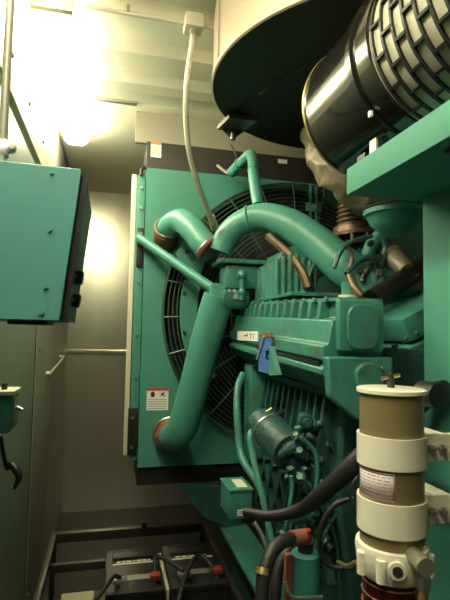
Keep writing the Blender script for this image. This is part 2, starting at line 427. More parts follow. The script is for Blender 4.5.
# lower radiator pipe
u = [at(170, 432, RY-.06), at(173, 437, 2.42), at(182, 428, 2.34), at(192, 396, 2.30), at(203, 352, 2.26), at(213, 315, 2.22), at(219, 296, 2.20)]
t = thing('lower_coolant_pipe', tuple(u[1]), 'long fat green pipe slanting down from the engine to the lower radiator', 'pipe')
MB().tube(u, .073, 28, 8).build('pipe', 'green', t)
MB().tube([at(169, 432, RY-.002), at(168, 434, 2.48), at(171, 437, 2.445)], .079, 24, 6).build('hose_sleeve', 'rust', t, 'rust-coloured hose at the radiator')
MB().torus(at(171, 433, 2.43), (-.1, -1, -.2), .080, .006, 28).build('hose_clamp', 'steel', t)
# big crossover pipe
u = [at(220, 252, 2.16), at(226, 238, 2.15), at(240, 224, 2.12), at(262, 217, 2.06), at(288, 224, 1.98), at(316, 243, 1.90), at(345, 268, 1.82), at(378, 288, 1.76), at(410, 290, 1.76)]
t = thing('crossover_pipe', tuple(u[0]), 'large green coolant pipe arching over the top of the engine', 'pipe')
MB().tube(u, [.055, .056, .058, .063, .070, .077, .083, .085, .085], 32, 10).build('pipe', 'green', t)
MB().torus(at(250, 219, 2.09), at(262, 217, 2.06)-at(240, 224, 2.12), .061, .006, 32).build('weld_ring', 'green', t)
MB().torus(at(335, 259, 1.85), at(345, 268, 1.82)-at(316, 243, 1.90), .081, .005, 32).build('weld_ring', 'green', t)
# vent pipe with elbow
u = [at(231, 173, 2.44), at(238, 166, 2.38), at(244, 160, 2.30), at(250, 155, 2.25), at(253, 162, 2.2), at(254, 178, 2.16), at(258, 205, 2.10)]
t = thing('vent_pipe', tuple(u[-1]), 'slim green pipe with a bent top rising from the arching coolant pipe', 'pipe')
MB().tube(u, .027, 16, 8).build('pipe', 'green', t)
MB().torus(at(254, 170, 2.18), at(254, 178, 2.16)-at(253, 162, 2.2), .028, .005, 20).build('collar', 'greeneng', t)
MB().torus(at(240, 164, 2.35), at(244, 160, 2.30)-at(238, 166, 2.38), .028, .005, 20).build('collar', 'greeneng', t)
tag(MB().tube([at(217, 165, 2.47), at(226, 172, 2.46), at(233, 173, 2.43)], .008, 8).build('overflow_tube', 'conduit'), 'thin pale tube behind the bent vent pipe against the dark radiator band', 'tube')
tag(MB().tube([at(231, 145, 2.50), at(236, 155, 2.48), at(240, 164, 2.39)], .006, 8).build('support_rod', 'darksteel'), 'short dark rod rising above the bent top of the slim vent pipe', 'rod')
# strut
s0, s1 = at(139, 238, RY-.02), at(216, 291, 2.20)
t = thing('radiator_strut', tuple(s1), 'straight green tube strut slanting from the radiator edge to the engine', 'strut')
MB().cyl(s0, s1, .024, seg=18).build('strut_tube', 'green', t)
MB().box(s0+Vector((-.0, .0, 0)), (.035, .03, .06), bev=.004).build('end_lug', 'green', t)
MB().box(s1, (.06, .05, .07), bev=.006).build('end_lug', 'green', t)
# gusset plate behind strut
g0 = [at(171, 262, 2.46), at(186, 236, 2.46), at(205, 262, 2.46), at(196, 288, 2.46)]
t = thing('gusset_plate', (.33, 2.455, g0[3].z), 'flat green diamond-shaped plate with bolts behind the slanting strut', 'bracket')
MB().prism([(p.x, p.z) for p in g0], 'y', 2.45, 2.462).build('plate', 'green', t, bevel=.002)
for px, py in ((175, 257), (187, 252), (194, 277)):
    q_ = at(px, py, 2.45); MB().hexbolt(q_, (0, -1, 0), .012, .012).build('bolt', 'darksteel', t)

# ================================================================== ENGINE
EX = .60; EN, EF = 1.24, 2.30
eng = thing('diesel_engine', (1.0, 1.78, .12), 'big green diesel engine with a long ribbed side cover and blue badge', 'engine')
# block and pan
MB().prism([(.78, .45), (1.50, .45), (1.62, 1.0), (1.55, 1.33), (.70, 1.33), (.68, 1.0)], 'y', 1.36, 2.22).build('engine_block', 'greendirtyshade', eng, bevel=.015)
MB().prism([(.80, .12), (1.45, .12), (1.50, .44), (.76, .44)], 'y', 1.30, 2.15).build('oil_pan', 'greendirtyshade', eng, bevel=.02)
MB().mm((.735, 2.12, .50), (1.50, 2.20, 1.45), .01).build('front_gear_cover', 'greeneng', eng)
MB().mm((.615, 2.05, .95), (.73, 2.17, 1.36), .01).build('side_pedestal', 'greeneng', eng)
fins = MB()
for k in range(12):
    y_ = 1.42+.06*k; fins.box((.672, y_, 1.17), (.05, .016, .26), Matrix.Rotation(.15, 3, 'Y'))
for k in range(7):
    y_ = 1.45+.10*k; fins.box((.675, y_, .86), (.03, .022, .26), Matrix.Rotation(math.radians(30), 3, 'X'))
    fins.box((.675, y_, .86), (.028, .020, .26), Matrix.Rotation(math.radians(-30), 3, 'X'))
fins.build('block_ribs', 'greendirtyshade', eng)
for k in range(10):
    for z_b in (1.02, .70): MB().hexbolt((.68+.02*(z_b < 1), 1.42+.08*k, z_b), (-1, 0, 0), .012, .016).build('block_bolt', 'greendirtyshade', eng)
# side manifold cover: cross section extruded along its length
sec = [(.764, 1.606), (.640, 1.606), (.640, 1.552), (.605, 1.545), (.592, 1.478), (.577, 1.472), (.577, 1.432), (.588, 1.428), (.588, 1.414), (.574, 1.410), (.574, 1.392), (.602, 1.375), (.655, 1.325), (.764, 1.325)]
def tl(mb):
    for v in mb.bm.verts: v.co.z += -.004+.042*(v.co.y-EN)/(EF-EN)
    return mb
cov = tl(MB().prism(sec, 'y', EN, EF)).build('manifold_cover', 'greeneng', eng, bevel=.004)
for k in range(13):
    y_ = EN+.09+.074*k
    tl(MB().prism([(.641, 1.604), (.612, 1.600), (.607, 1.547), (.641, 1.547)], 'y', y_, y_+.024)).build('cover_rib', 'greeneng', cov, bevel=.003)
tl(MB().mm((.625, EN, 1.599), (.764, EF, 1.610), .003)).build('cover_lip', 'greeneng', cov)
for k in range(12): tl(MB().hexbolt((.622, EN+.07+.085*k, 1.604), (0, 0, 1), .008, .009)).build('cover_bolt', 'greeneng', cov)
tl(MB().mm((.579, EN+.03, 1.4145), (.590, 1.86, 1.4275))).build('cover_slot', 'black', cov)
# end faces
MB().mm((.612, EN-.03, 1.455), (.752, EN, 1.600), .012).build('upper_end_plate', 'greeneng', eng)
def oval(mb, cx_, cz_, w_, h_, rad, y0, y1):
    pts_ = []
    for (sx, sz, a0) in ((1, 1, 0), (-1, 1, 90), (-1, -1, 180), (1, -1, 270)):
        for k in range(7):
            a = math.radians(a0+15*k); pts_.append((cx_+sx*(w_/2-rad)+rad*math.cos(a), cz_+sz*(h_/2-rad)+rad*math.sin(a)))
    mb.prism(pts_, 'y', y0, y1)
m_ = MB(); oval(m_, .680, 1.523, .096, .125, .035, EN-.042, EN-.030); m_.build('raised_end_cover', 'greeneng', eng, bevel=.004)
MB().prism([(.585, 1.33), (.575, 1.44), (.775, 1.44), (.775, 1.27), (.66, 1.27)], 'y', EN-.035, EN).build('lower_end_plate', 'greeneng', eng, bevel=.006)
m_ = MB(); oval(m_, .695, 1.385, .085, .082, .034, EN-.052, EN-.035); m_.build('oval_cover_plate', 'greeneng', eng, bevel=.004)
for x_, z_ in ((.664, 1.36), (.727, 1.412), (.666, 1.41), (.724, 1.358)):
    MB().hexbolt((x_, EN-.052, z_), (0, -1, 0), .007, .008).build('bolt', 'greeneng', eng)
# nameplate and blue badge
def onside(px, py, X): return atx(px, py, X)
a, b = onside(238, 343, .577), onside(258, 352, .577)
nz = .034
np_ = MB().mm((.573, b.y, 1.434+nz), (.577, a.y, 1.474+nz)).build('nameplate', 'white', eng)
k_ = MB(); ym = (a.y+b.y)/2
k_.mm((.5722, ym-.015, 1.452+nz), (.573, ym+.045, 1.457+nz)); k_.mm((.5722, ym-.015, 1.452+nz), (.573, ym+.00, 1.464+nz))
k_.mm((.5722, ym-.07, 1.444+nz), (.573, ym-.062, 1.464+nz)); k_.mm((.5722, ym-.085, 1.460+nz), (.573, ym-.05, 1.464+nz)); k_.mm((.5722, ym-.11, 1.444+nz), (.573, ym-.103, 1.464+nz))
k_.build('nameplate_print', 'ink', np_)
a, b = onside(259, 345, .565), onside(271, 371, .565)
y0_, y1_ = b.y, a.y; z0_, z1_ = 1.355, 1.485
bd = MB()
# blue emblem: thick frame with an open notch on its near side
ymid = y0_+(y1_-y0_)*.45
bd.prism([(y0_, z0_), (y1_, z0_), (y1_, z1_), (y0_, z1_), (y0_, z1_-.045), (ymid, z1_-.050), (ymid, z0_+.050), (y0_, z0_+.045)], 'x', .564, .5685)
bo = bd.build('emblem', 'blue', eng, 'blue emblem plate with a notch')
sl_ = MB(); sl_.tube([(.560, y1_+.01, z0_+.045), (.560, (y0_+y1_)/2, z1_+.004)], .0035, 6, 0); sl_.build('emblem_stroke', 'cream', bo)
MB().mm((.563, y0_+.01, z1_+.001), (.576, y1_-.02, z1_+.018), .002).build('emblem_clip', 'rust', bo)
MB().prism([(y0_-.08, z0_+.005), (y0_-.004, z0_-.005), (y0_-.004, z1_-.03), (y0_-.03, z1_-.06)], 'x', .556, .576).build('emblem_bracket', 'green', eng)
# fluted aftercooler housing on top
fl = MB(); pts_ = []
y0_, y1_ = 1.88, 2.13
fl.mm((.66, y0_, 1.61), (.82, y1_, 1.80), .012)
for k in range(6): fl.cyl((.668+.029*k, y0_+.002, 1.66), (.668+.029*k, y0_+.002, 1.812+.012*min(k, 5-k)), .0135, .010, seg=12)
for k in range(5): fl.cyl((.664, y0_+.025+.052*k, 1.615), (.664, y0_+.025+.052*k, 1.80), .018, seg=12)
fl.prism([(.67, 1.79), (.82, 1.79), (.80, 1.85), (.75, 1.875), (.70, 1.85)], 'y', y0_+.02, y1_-.02)
fl.build('aftercooler_housing', 'greeneng', eng, bevel=.004)
MB().mm((.635, y0_-.25, 1.640), (.86, y1_+.06, 1.655), .004).build('housing_flange', 'greeneng', eng)
# thermostat housing
th = MB()
th.mm((.50, 2.10, 1.70), (.66, 2.24, 1.81), .02); th.mm((.47, 2.08, 1.815), (.72, 2.27, 1.835), .005)
th.cyl((.575, 2.17, 1.655), (.575, 2.17, 1.75), .06, .045)
th.cyl((.50, 2.17, 1.66), (.62, 2.17, 1.66), .05)
th.build('thermostat_housing', 'greeneng', eng)
for dx, dy in ((.0, 0), (.08, 0), (.16, 0), (.2, 0)):
    MB().hexbolt((.49+dx, 2.085, 1.825), (0, -1, 0), .011, .012).build('bolt', 'greeneng', eng)
sb_ = MB().box(at(231, 289, 2.14), (.06, .04, .07), bev=.004).build('sensor_block', 'greeneng', eng)
for k in range(2): MB().mm(tuple(at(228+5*k, 285, 2.118)), tuple(at(231+5*k, 292, 2.115)), 0).build('sensor_mark', 'cream', sb_)
pv = MB(); pv.cyl(at(242, 272, 2.06), at(242, 300, 2.06), .012); pv.sphere(at(242, 275, 2.06), .022); pv.sphere(at(242, 292, 2.06), .018)
pv.build('drain_valve', 'greeneng', eng)
# right bank covers
def rbox(c, d, ang, name, m, par, bev=.02): 
    return MB().box(c, d, Matrix.Rotation(ang, 3, 'Y'), bev).build(name, m, par)
cR = at(410, 316, 1.50)
rbox((cR.x+.06, 1.58, cR.z+.01), (.30, .34, .09), math.radians(-26), 'right_valve_cover', 'greeneng', eng, .022)
rbox((cR.x+.075, 1.585, cR.z-.055), (.30, .35, .02), math.radians(-26), 'cover_gasket_flange', 'greeneng', eng, .004)
rbox((cR.x+.10, 1.60, cR.z-.125), (.26, .32, .11), math.radians(-26), 'right_cylinder_head', 'greendirtyshade', eng, .012)
cR2 = at(400, 303, 1.95)
rbox((cR2.x, 2.0, cR2.z), (.30, .32, .10), math.radians(-24), 'right_valve_cover', 'greeneng', eng, .022)
cR3 = at(412, 375, 1.45)
rbox((cR3.x+.03, 1.5, cR3.z), (.22, .26, .12), math.radians(-26), 'exhaust_cover', 'greeneng', eng, .02)
MB().mm((.775, 1.32, 1.30), (1.10, 2.1, 1.46), .01).build('valley_cover', 'greendirtyshade', eng)
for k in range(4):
    q_ = at(383+k*11, 352-6*k, 1.37); MB().hexbolt(q_, (0, -1, 0), .010, .014).build('bolt', 'greendirtyshade', eng)
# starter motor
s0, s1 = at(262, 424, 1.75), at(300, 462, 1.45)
st = MB().cyl(s0, s0.lerp(s1, .8), .062, seg=24).build('starter_motor', 'greendirtyshade', eng)
MB().cyl(s0.lerp(s1, .8), s1, .045, .03, 20).build('starter_nose', 'greendirtyshade', st)
MB().torus(s0.lerp(s1, .25), s1-s0, .063, .005, 24).build('starter_band', 'steel', st)
MB().cyl(at(270, 418, 1.72), at(290, 436, 1.58), .026).build('solenoid', 'greendirtyshade', st)
# small fittings cluster
for (px, py, r_) in ((296, 436, .018), (302, 441, .016), (309, 449, .02), (315, 455, .015), (300, 452, .022), (291, 470, .018), (300, 478, .022), (308, 486, .016), (287, 478, .013), (313, 494, .02), (305, 470, .014), (318, 470, .018), (322, 484, .02)):
    c_ = at(px, py, 1.42); MB().box(c_, (r_*1.5, r_*1.3, r_*1.1), Matrix.Rotation(px*.3, 3, 'Z') @ Matrix.Rotation(py*.2, 3, 'X'), .004).cyl(c_, c_+Vector((-.01, -.02, .012)), r_*.45, seg=10).build('fuel_fitting', 'greendirtyshade' if px % 2 else 'greeneng', eng)
for k in range(22):
    px, py = random.uniform(300, 352), random.uniform(420, 580); c_ = at(px, py, 1.42)
    dv = Vector((random.uniform(-.5, .2), random.uniform(.3, 1), random.uniform(-.5, .5))).normalized()
    r_ = random.uniform(.008, .024)
    MB().lathe([(r_*.6, -.02), (r_*.6, 0), (r_, .002), (r_, .03), (r_*.7, .035), (r_*.7, .08)], c_, dv, 12).build('injection_fitting', 'greendirtyshade', eng)
for (pp, m, r_) in (([(296, 437), (306, 442), (316, 455), (317, 480), (313, 500)], 'greeneng', .007), ([(291, 476), (292, 490), (289, 510), (286, 530)], 'greeneng', .007),
                 ([(303, 478), (318, 500), (336, 540), (341, 600)], 'greendirtyshade', .006), ([(324, 476), (340, 520), (350, 560)], 'greendirtyshade', .006), ([(345, 500), (320, 545), (316, 590)], 'greendirtyshade', .006), ([(322, 420), (334, 450), (350, 470)], 'greendirtyshade', .006)):
    MB().tube([at(x_, y_, 1.38) for x_, y_ in pp], r_, 8).build('fuel_line', m, eng)

# ---- turbo group behind the crossover pipe
TB = at(352, 236, 1.98)
t = thing('exhaust_bellows', tuple(TB), 'ribbed bronze exhaust bellows on a round flange above the engine', 'bellows')
pr_ = [(.085, 0), (.085, .012)]
z_ = .014
for k in range(7):
    r_ = .068-.0035*k
    pr_ += [(r_*.86, z_), (r_, z_+.005), (r_, z_+.011), (r_*.86, z_+.016)]; z_ += .021
ax = Vector((-.12, .0, 1))
MB().lathe([(.060, .0)]+[(a_*1.05, b_) for a_, b_ in pr_[2:]], TB+Vector((0, 0, .03)), ax, 40).build('bellows', 'bellow', t)
MB().lathe([(.105, 0), (.105, .014), (.085, .018), (.080, .045), (.06, .05)], TB, ax, 40).build('flange', 'bellow', t)
MB().lathe([(.100, 0), (.100, .012)], TB-Vector((0, 0, .045)), ax, 40).build('lower_flange', 'darksteel', t)
for k in range(8):
    a = 2*PI*k/8+.3; c_ = TB+Vector((.092*math.cos(a), .092*math.sin(a), -.045-.12*0)); MB().cyl(c_, c_+Vector((-.006, 0, .055)), .007, seg=8).build('stud', 'steel', t)
u = [at(322, 134, 1.90), at(325, 152, 1.84), at(334, 170, 1.80), at(346, 184, 1.78), at(361, 197, 1.80), at(382, 210, 1.86)]
t = thing('exhaust_wrap', tuple(u[-1]), 'crumpled beige heat wrap hanging from the black drum to the bellows', 'insulation')
wr = MB().tube(u, [.086, .078, .086, .064, .076, .05], 40, 12)
from mathutils import noise
for v in wr.bm.verts:
    q_ = v.co.copy(); v.co += noise.noise_vector(Vector((q_.x*9, q_.y*9, q_.z*16)))*.020 + noise.noise_vector(q_*34)*.006
wr.build('wrap', 'alum', t, angle=70)
t = thing('turbocharger', tuple(at(365, 262, 1.96)), 'grimy turbocharger housing tangled in brackets behind the arching pipe', 'turbocharger')
MB().sphere(at(352, 252, 2.0), .085, (1, .8, .9), 24).build('turbine_housing', 'bellow', t)
MB().torus(at(374, 250, 1.92), (0.3, 1, .1), .055, .030, 32, 10).build('compressor_housing', 'greendirtyshade', t)
MB().tube([at(366, 262, 1.85), at(372, 245, 1.83), at(384, 232, 1.82)], .030, 14).build('air_outlet', 'greeneng', t)
MB().tube([at(330, 262, 1.98), at(348, 240, 1.95), at(366, 228, 1.93)], .008, 8).build('oil_line', 'greendirtyshade', t)
MB().tube([at(340, 240, 1.92), at(352, 262, 1.90), at(372, 252, 1.87)], .008, 8).build('oil_line', 'greendirtyshade', t)
e0, e1 = at(391, 255, 1.72), at(406, 270, 1.62)
MB().lathe([(.045, 0), (.05, .02), (.038, .03), (.036, .10), (.028, .13)], e0, e1-e0, 24).build('elbow_fitting', 'alum', t, 'pale dirty metal fitting')
MB().mm(tuple(at(376, 269, 1.68)), tuple(at(382, 275, 1.67))).build('small_tag', 'steel', t)
MB().mm((1.02, 1.80, 1.40), (1.5, 2.30, 1.80), .05).build('rear_manifold', 'greendirtyshade', eng)
MB().tube([at(372, 300, 1.60), at(395, 285, 1.62), at(430, 262, 1.66)], .04, 16).build('return_pipe', 'black', t)
for pp, r_, m_n in (([(334, 268), (342, 250), (356, 240), (372, 236)], .009, 'greendirtyshade'), ([(346, 274), (358, 262), (370, 258), (388, 262)], .012, 'greendirtyshade'), ([(362, 282), (368, 268), (380, 258), (396, 246)], .010, 'darksteel'), ([(350, 268), (352, 256), (346, 244)], .008, 'bellow'), ([(374, 288), (378, 272), (386, 250), (384, 238)], .014, 'greendirtyshade')):
    MB().tube([at(x_, y_, 1.70) for x_, y_ in pp], r_, 10).build('oil_line', m_n, t)
for px, py in ((372, 262), (386, 280), (360, 272), (398, 282), (370, 244)):
    MB().hexbolt(at(px, py, 1.69), (-.2, -1, .1), .014, .02).build('fitting_nut', 'darksteel', t)
# brown stay and bracket under the crossover pipe
t = thing('bracket_stay', tuple(at(300, 290, 1.95)), 'rusty angled stay with green flat arm under the arching pipe', 'bracket')
MB().tube([at(268, 236, 1.98), at(290, 256, 1.90), at(302, 272, 1.86), at(308, 288, 1.84)], .020, 8).build('brown_stay', 'bellow', t)
a_ = [at(272, 235, 2.02), at(279, 234, 2.02), at(304, 268, 2.02), at(297, 272, 2.02)]
MB().prism([(p.x, p.z) for p in a_], 'y', 2.015, 2.03).build('flat_arm', 'green', t)
MB().tube([at(292, 262, 1.93), at(300, 258, 1.92)], .012, 8, 0).build('clamp', 'cream', t)
MB().tube([at(306, 284, 1.85), at(316, 262, 1.86), at(330, 254, 1.9)], .007, 8).build('thin_line', 'greendirtyshade', t)
t = thing('rust_fitting', tuple(at(352, 296, 1.6)), 'small rust-brown elbow fitting lying behind the near top of the ribbed cover', 'fitting')
MB().tube([at(350, 276, 1.62), at(355, 288, 1.58), at(362, 296, 1.56)], .015, 12).build('elbow', 'bellow', t)
MB().lathe([(.035, 0), (.035, .01)], at(348, 298, 1.60), (0, 0, 1), 20).build('cap', 'cream', t)
MB().cyl(at(350, 298, 1.62), at(349, 282, 1.62), .03).build('green_neck', 'greeneng', t)

# ================================================================== PLATFORM FRAME + AIR CLEANER
PY = 1.20
pl = at(344.6, 169, PY); pb = at(344.6, 195, PY)
PX, PT, PB = .628, pl.z, pb.z
t = thing('equipment_platform', (1.0, .9, 0), 'green steel platform and post at the right carrying the air cleaner', 'platform')
MB().mm((PX, -.1, PB), (1.35, PY, PT), .002).build('platform_top', 'frame', t)
pst = at(423, 250, PY-.03)
MB().mm((pst.x, .93, 0), (1.0, PY-.03, PB-.001), .002).build('post', 'frame', t)
MB().mm((.66, PY-.4, PB-.010), (.70, PY-.36, PB), .001).build('weld_tab', 'black', t)
lt = at(379, 141, 1.02)
MB().mm((PX+.004, 1.055, PT), (PX+.010, 1.085, PT+.045)).build('white_tab', 'cream', t)
t = thing('intake_duct', (.95, 1.45, 1.6), 'dark green rounded duct with a sloping lower edge under the platform', 'duct')
dc = at(392, 234, 1.36)
MB().lathe([(.02, -.004), (.040, .0), (.078, .035), (.098, .078), (.098, PB-dc.z-.001)], (dc.x+.01, 1.36, dc.z), (0, 0, 1), 48).build('duct_body', 'green', t)
MB().torus((dc.x+.01, 1.36, dc.z+.080), (0, 0, 1), .099, .0035, 48).build('duct_rim', 'darksteel', t)
# air cleaner
AX, AZ, AR = .738, 2.172, .205
A0, A1, A2, A3 = 1.29, .985, .93, .40
t = thing('air_cleaner', (AX, .9, AZ-AR), 'big round black air cleaner with a caged mesh half lying on the platform', 'air cleaner')
dn = (0, -1, 0)
MB().lathe([(.02, 0), (AR*.9, 0.0), (AR*.97, .004), (AR+.004, .008), (AR+.004, .016), (AR, .02), (AR, A0-A2)], (AX, A0, AZ), dn, 72).build('canister', 'blackmet', t)
MB().torus((AX, A0-.010, AZ), (0, 1, 0), AR+.003, .004, 72).build('end_rim', 'brass', t)
MB().lathe([(AR+.001, 0), (AR+.008, .002), (AR+.008, .022), (AR+.001, .024)], (AX, A1+.03, AZ), dn, 72, cap=False).build('clamp_band', 'blackmet', t)
MB().box((AX-AR*.55-.02, A1+.02, AZ+AR*.86), (.05, .03, .02), Matrix.Rotation(-.7, 3, 'Y'), .003).build('band_latch', 'black', t)
MB().lathe([(AR-.008, 0), (AR-.008, A2-A3)], (AX, A2, AZ), dn, 72).build('mesh_element', 'mesh', t, 'pale metal mesh element')
cg = MB(); nring = 13; stp = (A2-.02-.47)/(nring-1)
RGA = AR-.004
for k in range(nring):
    y_ = A2-.012-stp*k
    cg.lathe([(RGA-.004, 0), (RGA+.002, 0), (RGA+.002, .007), (RGA-.004, .007), (RGA-.004, 0)], (AX, y_, AZ), dn, 72, cap=False)
    if k < nring-1:
        for j in range(18):
            a = 2*PI*(j+.5*(k % 2))/18
            c_ = Vector((AX+RGA*math.cos(a), y_-stp/2-.003, AZ+RGA*math.sin(a)))
            cg.box(c_, (.007, stp, .006), Matrix.Rotation(-a, 3, 'Y'))
cg.build('cage', 'black', t)
MB().lathe([(AR+.004, 0), (AR+.006, .01), (AR+.004, .12), (AR*.9, .14), (.03, .145)], (AX, .47, AZ), dn, 72).build('front_cap', 'blackmet', t)
MB().mm((AX-.10, 1.12, PT+.001), (AX+.10, 1.16, AZ-AR+.015)).build('saddle', 'black', t)
MB().mm((AX-.10, .60, PT+.001), (AX+.10, .64, AZ-AR+.015)).build('saddle', 'black', t)
MB().mm(tuple(at(368, 112, 1.0)), tuple(at(373, 116, .99))).build('sticker', 'white', t)

# ================================================================== FUEL FILTER
fy = .90
f0 = at(391, 389, fy); fxx = f0.x; fr = .0665
def fz(py): return at(391, py, fy).z
t = thing('fuel_filter', (fxx, fy, fz(610)), 'tall olive and cream fuel filter cylinder with a T-handle on its lid', 'filter')
O = Vector((fxx, fy, 0))
def fl_(prof, name, m, lab=None, seg=48, par=None):
    p_ = [(r_, z_) for r_, z_ in prof]
    return MB().lathe(p_, O, (0, 0, 1), seg).build(name, m, par or t, lab)
ztop = fz(388)
fl_([(fr-.003, fz(540)), (fr-.003, ztop-.008)], 'canister', 'olive', 'olive bronze canister')
lid = fl_([(fr, ztop-.009), (fr+.0035, ztop-.008), (fr+.0035, ztop-.001), (fr+.001, ztop), (.02, ztop+.001)], 'lid', 'filtwhite')
hx = MB().cyl((fxx, fy, ztop), (fxx-.003, fy, ztop+.030), .0075, seg=14); hx.build('t_handle', 'darksteel', t)
MB().cyl((fxx-.024, fy-.004, ztop+.020), (fxx+.022, fy+.004, ztop+.026), .0038, seg=10).build('handle_bar', 'brass', t)
for za, zb in ((433, 463), (495, 527)):
    bnd = MB().lathe([(fr-.002, fz(zb)), (fr+.0025, fz(zb)), (fr+.0025, fz(za)), (fr-.002, fz(za)), (fr-.002, fz(zb))], O, (0, 0, 1), 48, cap=False)
    o_ = bnd.build('clamp_band', 'filtwhite', t)
    zc = (fz(za)+fz(zb))/2; hh = (fz(za)-fz(zb))*.95
    ea = MB()
    ea.mm((fxx+fr-.004, fy-.012, zc-hh/2), (fxx+fr+.10, fy-.004, zc+hh/2), .004)
    ea.build('band_ear', 'filtwhite', o_, bevel=.002)
    for dx in (.016, .040, .07):
        MB().hexbolt((fxx+fr+dx, fy-.012, zc), (0, -1, 0), .0085, .010).lathe([(.004, 0), (.004, .018)], (fxx+fr+dx, fy-.012, zc), (0, -1, 0), 8).build('band_bolt', 'steel', o_)
    MB().mm((fxx+fr+.05, fy-.004, zc-.018), (fxx+fr+.09, PY-.09, zc+.018), .002).build('mount_arm', 'filtwhite', o_)
# label wrapped round the canister
def wrap(z0, z1, a0, a1, r_, name, m, par):
    b = MB(); n_ = 12; A, B = [], []
    for i in range(n_+1):
        a = math.radians(a0+(a1-a0)*i/n_); c_, s_ = math.cos(a), math.sin(a)
        A.append(b.bm.verts.new((fxx+r_*c_, fy+r_*s_, z0))); B.append(b.bm.verts.new((fxx+r_*c_, fy+r_*s_, z1)))
    for i in range(n_): b.bm.faces.new((A[i], A[i+1], B[i+1], B[i]))
    o = b.build(name, m, par); sm = o.modifiers.new('solid', 'SOLIDIFY'); sm.thickness = .0004; sm.offset = 1
    return o
lb = wrap(fz(493), fz(466), 168, 243, fr-.0024, 'filter_label', 'lilac', t)
wrap(fz(467.6), fz(466.4), 169, 242, fr-.0018, 'label_border', 'inkred', lb)
wrap(fz(492.6), fz(491.4), 169, 242, fr-.0018, 'label_border', 'inkred', lb)
wrap(fz(492.6), fz(466.4), 241, 242.5, fr-.0018, 'label_border', 'inkred', lb)
for i in range(7):
    z_ = fz(470+3.1*i); a_ = 172
    while a_ < 234:
        L_ = random.uniform(4, 11); wrap(z_-.0006, z_+.0006, a_, min(a_+L_, 238), fr-.0018, 'label_print', 'inkred', lb) if i % 1 == 0 else None
        a_ += L_+2.5
# head casting
hd = fl_([(fr-.004, fz(572)), (fr+.001, fz(568)), (fr+.004, fz(556)), (fr+.006, fz(545)), (fr+.004, fz(541)), (fr-.002, fz(540))], 'filter_head', 'filtwhite')
for a in (185, 222, 320):
    c_ = Vector((fxx+(fr+.004)*math.cos(math.radians(a)), fy+(fr+.004)*math.sin(math.radians(a)), fz(557)))
    MB().cyl(c_-Vector((0, 0, .022)), c_+Vector((0, 0, .020)), .010, seg=14).build('head_boss', 'filtwhite', hd)
a = math.radians(245); c_ = Vector((fxx+.06*math.cos(a), fy+.06*math.sin(a), fz(553)))
dd = Vector((math.cos(a), math.sin(a), 0))
pb_ = MB().cyl(c_, c_+dd*.020, .016, seg=24).build('port_boss', 'filtwhite', hd)
MB().cyl(c_+dd*.0195, c_+dd*.022, .0095, seg=20).build('port_plug', 'ink', pb_)
v0 = at(409, 552, .85); v1 = at(426, 568, .79)
kn = MB().cyl(v0, v1, .016, .017, 24).build('valve_knob', 'trim', hd, 'dull grey valve knob')
v2 = at(424, 578, .80); v3 = at(424, 590, .80)
MB().cyl(v2+Vector((0, 0, .006)), v3, .012, seg=6).build('valve_nut', 'steel', hd)
MB().cyl(v3, at(422, 606, .80), .009, seg=16).build('valve_stem', 'brass', hd)
fl_([(fr-.012, fz(640)), (fr-.009, fz(600)), (fr-.009, fz(570))], 'clear_bowl', 'bowl', 'dark red fuel bowl')
m_ = MB()
for py in (578, 590, 602): m_.torus((fxx, fy, fz(py)), (0, 0, 1), fr-.008, .0016, 48)
m_.build('bowl_ring', 'rust', t)

# ================================================================== HOSES BY THE ENGINE
def hose(name, pp, r, m, label, cat='hose', group=None, seg=14, parts=()):
    o = MB().tube([at(*q_) for q_ in pp], r, seg, 10)
    if not parts: return tag(o.build(name, m), label, cat, group)
    t_ = thing(name, tuple(at(*pp[-1])), label, cat, group); o.build('hose', m, t_)
    for (p0_, p1_, rr_, mm_) in parts: MB().cyl(at(*p0_), at(*p1_), rr_, seg=18).build('fitting', mm_, t_)
    return t_
hose('coolant_hose', [(446, 391, 1.05), (432, 394, 1.09), (418, 404, 1.12), (395, 425, 1.14), (360, 458, 1.16), (335, 482, 1.2), (318, 497, 1.24), (300, 510, 1.3), (272, 516, 1.36), (245, 512, 1.42)], [.028, .028, .028, .026, .026, .024, .022, .019, .016, .014], 'rubber', 'thick black hose running behind the fuel filter down to the left')
t = thing('hose_end', tuple(at(432, 396, 1.0)), 'open black rubber hose end poking out right of the filter lid', 'hose')
e0 = at(436, 394, 1.02)
MB().lathe([(.019, .0), (.030, .0), (.031, .004), (.031, .05)], e0+Vector((-.02, -.035, 0)), (-.2, 1, 0), 28).build('hose_collar', 'rubber', t)
hose('coolant_tube', [(243, 374, 2.1), (238, 388, 2.05), (237, 410, 2.0), (240, 448, 1.95), (245, 464, 1.9), (256, 480, 1.85), (264, 498, 1.8)], .016, 'greeneng', 'green steel tube bending down the far end of the engine under the ribbed cover', 'pipe')
hose('fuel_pipe', [(256, 428, 1.72), (250, 435, 1.70), (252, 452, 1.68), (262, 495, 1.62), (272, 540, 1.58)], .0115, 'green', 'thin pale green pipe with a red connector dropping down', 'pipe', parts=(((254, 429, 1.72), (264, 423, 1.72), .015, 'dullred'), ((264, 423, 1.72), (271, 419, 1.72), .012, 'rust')))
hose('sensor_cable', [(271, 419, 1.72), (280, 414, 1.73), (292, 408, 1.75)], .010, 'rubber', 'short black cable leaving the red connector towards the engine', 'cable')
tag(MB().tube([at(262, 414, 1.71), at(272, 408, 1.71)], .004, 6, 0).build('brass_pin', 'brass'), 'tiny brass rod just above the red connector', 'rod')
